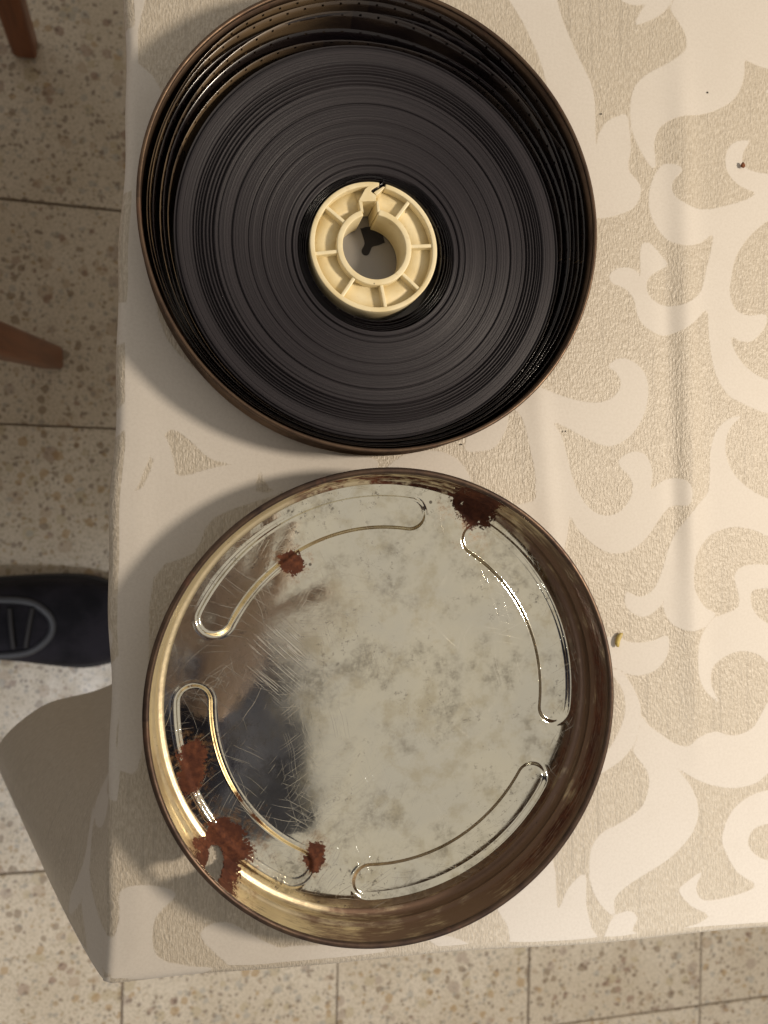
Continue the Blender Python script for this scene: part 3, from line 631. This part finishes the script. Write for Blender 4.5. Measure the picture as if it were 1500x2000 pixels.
# cream core
core = empty('plastic_core', (cc_[0], cc_[1], 0.0002)); core.parent = reel
D = math.pi / 180; ZC = 0.0170; ZW = 0.0128; ka = 97
bm = bmesh.new()
sector(bm, .0246, .0266, (ka - 11.3) * D, (ka - 17.0 + 360) * D, 0, ZC, 110)
bm_obj('outer_ring', bm, M['core'], core, True, .00035).data
bm = bmesh.new()
sector(bm, .0132, .0156, (ka + 13.5) * D, (ka - 13.5 + 360) * D, 0, ZC, 90)
bm_obj('inner_ring', bm, M['core'], core, True, .00035)
bm = bmesh.new()
sector(bm, .0154, .0248, (ka + 10.9) * D, (ka - 10.9 + 360) * D, ZW - .003, ZW, 110)
sector(bm, .0187, .0248, (ka - 14) * D, (ka + 14) * D, ZW - .003, ZW - .00006, 12)
bm_obj('web', bm, M['core'], core, True)
bm = bmesh.new()
# key slot and block holding the film end, x' across and y' outwards
ca, sa = math.cos((ka - 90) * D), math.sin((ka - 90) * D)
def loc2(pts): return [((x * ca - y * sa) / 1000, (x * sa + y * ca) / 1000) for x, y in pts]
prism(bm, loc2([(-4.2, 14.9), (-2.9, 14.0), (-2.9, 18.6), (-4.4, 19.0)]), 0, ZC)
prism(bm, loc2([(2.9, 14.0), (4.2, 14.9), (3.9, 19.0), (2.9, 18.6)]), 0, ZC)
prism(bm, loc2([(-4.4, 19.0), (-2.9, 18.6), (2.9, 18.6), (3.1, 21.0), (1.9, 22.0), (1.2, 22.6), (1.6, 23.2), (4.7, 24.8), (1.0, 25.2), (-1.2, 23.6)]), 0, ZC)
prism(bm, loc2([(3.2, 20.9), (4.3, 21.5), (7.4, 24.1), (6.6, 24.5), (2.3, 22.2)]), 0, ZC)
bm_obj('key_block', bm, M['core'], core, False, .00025)
for a_ in (6, 54, 143, 190, 237, 281, 320):
    bm = bmesh.new()
    prism(bm, [(.0153, -.00075), (.0250, -.00075), (.0250, .00075), (.0153, .00075)], ZW - .001, ZC - .0006)
    o = bm_obj('rib', bm, M['core'], core, False, .0004); o.rotation_euler = (0, 0, a_ * D)
# film end tucked into the slit
pts = catmull(np.array(loc2([(-9.0, 26.4), (-3.0, 28.3), (2.0, 28.7), (6.0, 28.1), (7.2, 27.0), (6.5, 25.9), (4.0, 24.0), (1.7, 22.6)])) + cc_, 8, False)
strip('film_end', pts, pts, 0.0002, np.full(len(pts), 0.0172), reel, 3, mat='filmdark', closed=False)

# ------------------------------------------------------------------ can lid lying inside up
LC = (0.0721, -0.0792); RLd = 0.0971; HL = 0.0222
lid = empty('can_lid', (*LC, 0.0010)); tag(lid, 'shiny scratched tin film can lid with rust spots and four curved slots, lying inside up', 'can lid')
SLOTS = [(81.5, 153.5), (-6.5, 57.5), (-94.5, -31.0), (-179.0 - 2, -118.5)]
def slot_sd(r, a):
    best = np.full_like(r, 1e9); x, y = r * np.cos(a), r * np.sin(a)
    r0 = 0.0795
    for a0, a1 in SLOTS:
        mid, half = R_((a0 + a1) / 2), R_((a1 - a0) / 2)
        da = (a - mid + np.pi) % (2 * np.pi) - np.pi
        ac = mid + np.clip(da, -half, half)
        best = np.minimum(best, np.hypot(x - r0 * np.cos(ac), y - r0 * np.sin(ac)) - 0.0072)
    return best
rr = np.concatenate([np.linspace(0.00003, 0.066, 60), np.linspace(0.0666, 0.0914, 50)]); NA = 900
aa = np.linspace(0, 2 * np.pi, NA, endpoint=False)
RR, AA = np.meshgrid(rr, aa, indexing='ij')
sd = slot_sd(RR, AA)
st = np.clip((0.0004 - sd) / 0.0017, 0, 1); st = st * st * (3 - 2 * st)
ZZ = 0.0018 - 0.0014 * st
ridge_ = np.exp(-((sd - 0.0009) / 0.0006) ** 2) * 0.00012; ZZ += ridge_
dent = 0.00018 * np.sin(RR * 60 * np.cos(AA) + 0.5) * np.sin(RR * 47 * np.sin(AA)) + 0.00010 * np.sin(130 * RR * np.cos(AA + 0.6)) * np.sin(110 * RR * np.sin(AA + .2) + 1)
ZZ += dent * np.clip((0.086 - RR) / 0.02, 0, 1)
V = np.stack([RR * np.cos(AA), RR * np.sin(AA), ZZ], -1).reshape(-1, 3)
qd = np.arange(len(V)).reshape(len(rr), NA); nx = np.roll(qd, -1, 1)
F = np.stack([qd[:-1], qd[1:], nx[1:], nx[:-1]], -1).reshape(-1, 4).tolist()
mesh('floor_panel', V, F, M['tin'], lid)
def wob2(a, k): return 0.0003 * math.sin(2 * a + 2.0) + 0.00015 * math.sin(3 * a)
Rl = RLd
prof = [(.0912, .0018), (.0926, .0020), (.0936, .0027), (.0941, .0038), (.0943, .0054), (.0944, .0066), (.0938, .0073), (.0939, .0080), (.0949, .0087), (.0955, .0098), (.0957, .0112), (.0959, .0150), (.0961, .0190), (.0962, HL - .0012),
        (.0967, HL - .0012), (.0966, .0190), (.0964, .0150), (.0962, .0112), (.0960, .0096), (.0953, .0083), (.0946, .0077), (.0949, .0064), (.0948, .0050), (.0945, .0030), (.0939, .0017), (.0928, .0012), (.0912, .0012)]
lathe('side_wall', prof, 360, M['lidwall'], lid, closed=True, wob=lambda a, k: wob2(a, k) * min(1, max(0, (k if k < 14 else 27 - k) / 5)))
lathe('rolled_rim', [(RLd - .0006 + .0013 * math.cos(t), HL - .0012 + .0012 * math.sin(t)) for t in [i * math.pi / 5 for i in range(10)]], 360, M['rim'], lid, closed=True, wob=wob2)

# ------------------------------------------------------------------ crumbs on the cloth
def blob(name, loc, size, mat, seed, rz, label, cat, group=None, sub=2):
    bm = bmesh.new(); bmesh.ops.create_icosphere(bm, subdivisions=sub, radius=1.0)
    for v in bm.verts:
        k = 1 + 0.35 * mnoise.noise(v.co * 1.4 + Vector((seed, 0, 0)))
        v.co = Vector((v.co.x * size[0] * k, v.co.y * size[1] * k, v.co.z * size[2] * k))
    o = bm_obj(name, bm, mat, None, True); o.location = loc; o.rotation_euler = (0, 0, rz)
    return tag(o, label, cat, group)
blob('rust_flake', (0.2503, 0.1676, 0.0016), (0.0011, 0.0014, 0.0008), M['rustbit'], 2.0, 0.2, 'small reddish brown rust flake on the cloth at the upper right', 'flake')
# curved rice-like grain
g = catmull([(0, -3.4), (-0.55, -1.2), (-0.3, 1.2), (0.5, 3.4)], 4, False); V = []
for k, p in enumerate(g):
    f = k / (len(g) - 1); r_ = 1.15 * (1 - abs(2 * f - 1) ** 4 * 0.55)
    for j in range(10):
        t = 2 * math.pi * j / 10; V.append(((p[0] + r_ * math.cos(t)) / 1000, p[1] / 1000, (0.9 + 0.9 * r_ / 1.15 * math.sin(t)) / 1000))
gf = gridfaces(len(g), 10, True, flip=True); gf.append(tuple(range(10))); gf.append(tuple(range((len(g) - 1) * 10, len(g) * 10))[::-1])
go = mesh('grain', V, gf, M['grain'], loc=(0.1845, -0.0594, 0.0006)); go.rotation_euler = (0, 0, R_(-14))
tag(go, 'small yellow grain of food beside the lid\'s right rim', 'food grain')
for i, (x, y, lab) in enumerate(((0.1759, 0.1844, 'tiny black speck on the cloth right of the film can\'s upper rim'), (0.1579, 0.0370, 'tiny black speck on a pale scroll between the can and the lid\'s right side'),
                                 (0.2316, 0.2010, 'tiny black speck on the big pale leaf at the upper right'), (0.108, 0.0300, 'tiny black speck on the cloth between the can and the lid'))):
    blob('speck', (x, y, 0.0007), (0.0005, 0.0004, 0.0003), M['speck'], i * 3.1, i, lab, 'speck', sub=1)

# ------------------------------------------------------------------ wooden chair at the left
chair = empty('chair', (-0.40, 0.40, FZ)); tag(chair, 'brown wooden chair left of the table, two of its legs showing', 'chair')
def bar(name, p0, p1, w0, w1, mat, parent, bev=0.004):
    p0, p1 = Vector(p0), Vector(p1); d = (p1 - p0); L = d.length
    bm = bmesh.new(); lo = [(-1, -1), (1, -1), (1, 1), (-1, 1)]
    a_ = [bm.verts.new((x * w0[0] / 2, y * w0[1] / 2, 0)) for x, y in lo]; b_ = [bm.verts.new((x * w1[0] / 2, y * w1[1] / 2, L)) for x, y in lo]
    bm.faces.new(a_[::-1]); bm.faces.new(b_)
    for i in range(4): bm.faces.new((a_[i], a_[(i + 1) % 4], b_[(i + 1) % 4], b_[i]))
    o = bm_obj(name, bm, mat, parent, True, bev, 3); o.location = p0
    z = d.normalized(); x = Vector((0, 1, 0)).cross(z).normalized(); y = z.cross(x)
    o.rotation_euler = Matrix((x, y, z)).transposed().to_euler()
    return o
ch = lambda x, y, z: (x + 0.40, y - 0.40, z)
bar('leg', ch(-.205, .202, 0), ch(-.225, .150, .43), (.030, .030), (.040, .036), M['wood'], chair, .006)
bar('leg', ch(-.237, .602, 0), ch(-.228, .640, .43), (.030, .030), (.040, .036), M['wood'], chair, .006)
bar('leg', ch(-.63, .21, 0), ch(-.60, .155, .43), (.030, .030), (.040, .036), M['wood'], chair, .006)
bar('leg', ch(-.63, .60, 0), ch(-.60, .645, .43), (.030, .030), (.040, .036), M['wood'], chair, .006)
bm = bmesh.new(); prism(bm, [ch(*p, 0)[:2] for p in ((-.176, .03), (-.64, .10), (-.64, .69), (-.176, .75))], .40, .46); bm_obj('seat', bm, M['wood'], chair, True, .008, 3)
bar('back_post', ch(-.62, .15, .45), ch(-.70, .15, .92), (.034, .034), (.026, .026), M['wood'], chair)
bar('back_post', ch(-.62, .65, .45), ch(-.70, .65, .92), (.034, .034), (.026, .026), M['wood'], chair)
bm = bmesh.new(); prism(bm, [ch(*p, 0)[:2] for p in ((-.705, .16), (-.68, .16), (-.68, .64), (-.705, .64))], .70, .90); bm_obj('back_panel', bm, M['wood'], chair, True, .005, 2)

# ------------------------------------------------------------------ person taking the picture, only a shoe in view
per = empty('person', (-0.33, -0.25, FZ)); tag(per, 'person standing left of the table, only the toe end of a dark shoe showing', 'person')
O = Vector((-0.33, -0.25, FZ))
def skin(name, verts, edges, mat, sub=2, root=0):
    me = bpy.data.meshes.new(name); me.from_pydata([tuple(Vector(v[:3]) - O) for v in verts], edges, []); me.update()
    o = bpy.data.objects.new(name, me); COL.objects.link(o); o.parent = per; me.materials.append(mat)
    md = o.modifiers.new('skin', 'SKIN'); md.use_smooth_shade = True
    for i, v in enumerate(verts):
        me.skin_vertices[0].data[i].radius = (v[3], v[3] if len(v) < 5 else v[4]); me.skin_vertices[0].data[i].use_root = (i == root)
    sb = o.modifiers.new('sub', 'SUBSURF'); sb.levels = sb.render_levels = sub
    return o
# skeleton, world metres relative to the table top
J = dict(pel=(-.62, -.27, .16), waist=(-.52, -.29, .30), chest=(-.29, -.32, .52), neckb=(-.17, -.32, .65), neck=(-.13, -.315, .68), head0=(-.09, -.315, .71), head=(-.045, -.315, .74), crown=(.0, -.315, .76),
         hipL=(-.60, -.17, .12), kneeL=(-.42, -.14, -.27), ankL=(-.375, -.135, -.66), footL=(-.25, -.13, -.715),
         hipR=(-.60, -.37, .12), kneeR=(-.55, -.38, -.27), ankR=(-.64, -.38, -.655), footR=(-.52, -.375, -.70),
         shL=(-.20, -.15, .62), elL=(-.20, -.02, .46), wrL=(-.08, -.075, .375), shR=(-.20, -.50, .62), elR=(-.12, -.44, .44), wrR=(.0, -.165, .37))
def hand(verts, edges, wi, w_, palm, tip_dir, side):
    w_, palm, tip_dir, side = map(Vector, (w_, palm, tip_dir, side))
    pi_ = len(verts); verts.append((*palm, .017, .030)); edges.append((wi, pi_))
    k_ = palm + tip_dir * .028; 
    for i, ln in enumerate((.062, .070, .066, .052)):
        b = k_ + side * (-.030 + i * .020); i0 = len(verts)
        for f, r_ in ((0, .009), (.45, .0085), (.75, .008), (1.0, .007)):
            p = b + tip_dir * ln * f - Vector((0, 0, -.012 * f * f)); verts.append((*p, r_))
        edges += [(pi_, i0), (i0, i0 + 1), (i0 + 1, i0 + 2), (i0 + 2, i0 + 3)]
    i0 = len(verts)
    for f, r_ in ((0, .010), (.5, .010), (1.0, .008)):
        p = palm - side * .030 + (tip_dir * .5 - side * .9).normalized() * .055 * f; verts.append((*p, r_))
    edges += [(pi_, i0), (i0, i0 + 1), (i0 + 1, i0 + 2)]
names = list(J); rad_ = dict(pel=.11, waist=.10, chest=.115, neckb=.06, neck=.052, head0=.068, head=.085, crown=.06, hipL=.085, kneeL=.055, ankL=.038, footL=.022, hipR=.085, kneeR=.055, ankR=.038, footR=.035, shL=.05, elL=.038, wrL=.024, shR=.05, elR=.038, wrR=.024)
bv = [(*J[k], rad_[k]) for k in names]; ix = {k: i for i, k in enumerate(names)}
be = [(ix[a], ix[b]) for a, b in (('pel', 'waist'), ('waist', 'chest'), ('chest', 'neckb'), ('neckb', 'neck'), ('neck', 'head0'), ('head0', 'head'), ('head', 'crown'), ('pel', 'hipL'), ('hipL', 'kneeL'), ('kneeL', 'ankL'), ('ankL', 'footL'), ('pel', 'hipR'), ('hipR', 'kneeR'), ('kneeR', 'ankR'), ('ankR', 'footR'), ('chest', 'shL'), ('shL', 'elL'), ('elL', 'wrL'), ('chest', 'shR'), ('shR', 'elR'), ('elR', 'wrR'))]
hand(bv, be, ix['wrL'], J['wrL'], (-.045, -.085, .365), (.97, -.1, -.1), (.1, .97, .1))
hand(bv, be, ix['wrR'], J['wrR'], (.025, -.09, .355), (.15, .98, 0), (-.98, .15, 0))
skin('body', bv, be, M['skin'])
tv = [(*J[k], r) for k, r in (('waist', .13), ('pel', .135), ('hipL', .105), ('kneeL', .078), ('ankL', .062), ('hipR', .105), ('kneeR', .078), ('ankR', .062))]
skin('trousers', tv, [(0, 1), (1, 2), (2, 3), (3, 4), (1, 5), (5, 6), (6, 7)], M['jeans'], root=1)
jv = [(*J[k], r) for k, r in (('waist', .14), ('chest', .145), ('neckb', .082), ('shL', .075), ('elL', .056), ('wrL', .038), ('shR', .075), ('elR', .056), ('wrR', .038))]
skin('sweater', jv, [(0, 1), (1, 2), (1, 3), (3, 4), (4, 5), (1, 6), (6, 7), (7, 8)], M['navy'], root=1)
skin('hair', [(-.12, -.32, .70, .11), (-.050, -.315, .73, .128), (.005, -.31, .75, .112)], [(0, 1), (1, 2)], M['hair'], root=1)
def shoe(x0, yc, ang, lab=None):
    """x0: heel; toes towards +x"""
    sh = empty('shoe', (x0 + 0.33, yc + 0.25, 0), ang); sh.parent = per
    if lab: sh['label'] = lab
    L = .300
    st_ = [(0.0, .030, .062), (.03, .040, .090), (.07, .044, .098), (.11, .047, .095), (.15, .051, .084), (.19, .055, .070), (.225, .056, .060), (.252, .050, .054), (.275, .040, .047), (.292, .025, .036), (.30, .008, .024)]
    V = []; NSg = 28
    for f, wd, ht in st_:
        for j in range(NSg):
            t = 2 * math.pi * j / NSg; cx, sx = math.cos(t), math.sin(t)
            e = 0.72
            yy = wd * math.copysign(abs(cx) ** e, cx); zz = (0.024 + (ht - .024) * abs(sx) ** e) if sx > 0 else 0.024 - .006 * abs(sx) ** e
            V.append((f, yy + 0.004 * math.sin(f * 14), zz))
    fc = gridfaces(len(st_), NSg, True, flip=True); fc.append(tuple(range(NSg))); fc.append(tuple(range((len(st_) - 1) * NSg, len(st_) * NSg))[::-1])
    up = mesh('upper', V, fc, M['shoe'], sh); sb = up.modifiers.new('s', 'SUBSURF'); sb.levels = sb.render_levels = 2
    bm = bmesh.new()
    out = [(f, wd + .004 + 0.004 * math.sin(f * 14)) for f, wd, _ in st_] + [(f, -wd - .004 + 0.004 * math.sin(f * 14)) for f, wd, _ in st_[::-1]]
    out = catmull(out, 3); prism(bm, out, 0.001, 0.024); bm_obj('sole', bm, M['sole'], sh, True, .003, 2)
    # stitched edge of the tongue opening, a pale rounded band over the instep
    P = catmull([(.10, .030), (.135, .033), (.168, .030), (.188, .016), (.194, 0), (.188, -.016), (.168, -.030), (.135, -.033), (.10, -.030)], 6, False); V = []
    def top(x, y):
        h_ = np.interp(x, [s_[0] for s_ in st_], [s_[2] for s_ in st_]); w_ = np.interp(x, [s_[0] for s_ in st_], [s_[1] for s_ in st_])
        c_ = min(.999, abs(y / w_)) ** (1 / .72); return .024 + (h_ - .024) * math.sin(math.acos(c_)) ** .72
    for k in range(len(P)):
        p = P[k]; t_ = P[min(k + 1, len(P) - 1)] - P[max(k - 1, 0)]; t_ = t_ / np.linalg.norm(t_); nn = np.array((-t_[1], t_[0]))
        for j in range(8):
            a_ = 2 * math.pi * j / 8; qd_ = p + nn * .0045 * math.cos(a_); V.append((qd_[0], qd_[1], top(*p) + .001 + .003 * math.sin(a_)))
    mesh('tongue_edge', V, gridfaces(len(P), 8, True), M['trim'], sh)
    for k in range(4):
        x_ = .115 + k * .018; V = []
        for q_ in range(13):
            y_ = -.024 + .048 * q_ / 12
            for j in range(6):
                a_ = 2 * math.pi * j / 6; V.append((x_ + .003 * math.cos(a_) + (.006 if k % 2 else -.006) * (q_ / 12 - .5), y_, top(x_, y_) + .003 + .0025 * math.sin(a_)))
        mesh('lace', V, gridfaces(13, 6, True), M['sole'], sh)
shoe(-.385, -.134, R_(-2), 'dark navy suede shoe with a grey stitched edge')
shoe(-.67, -.385, R_(-6))
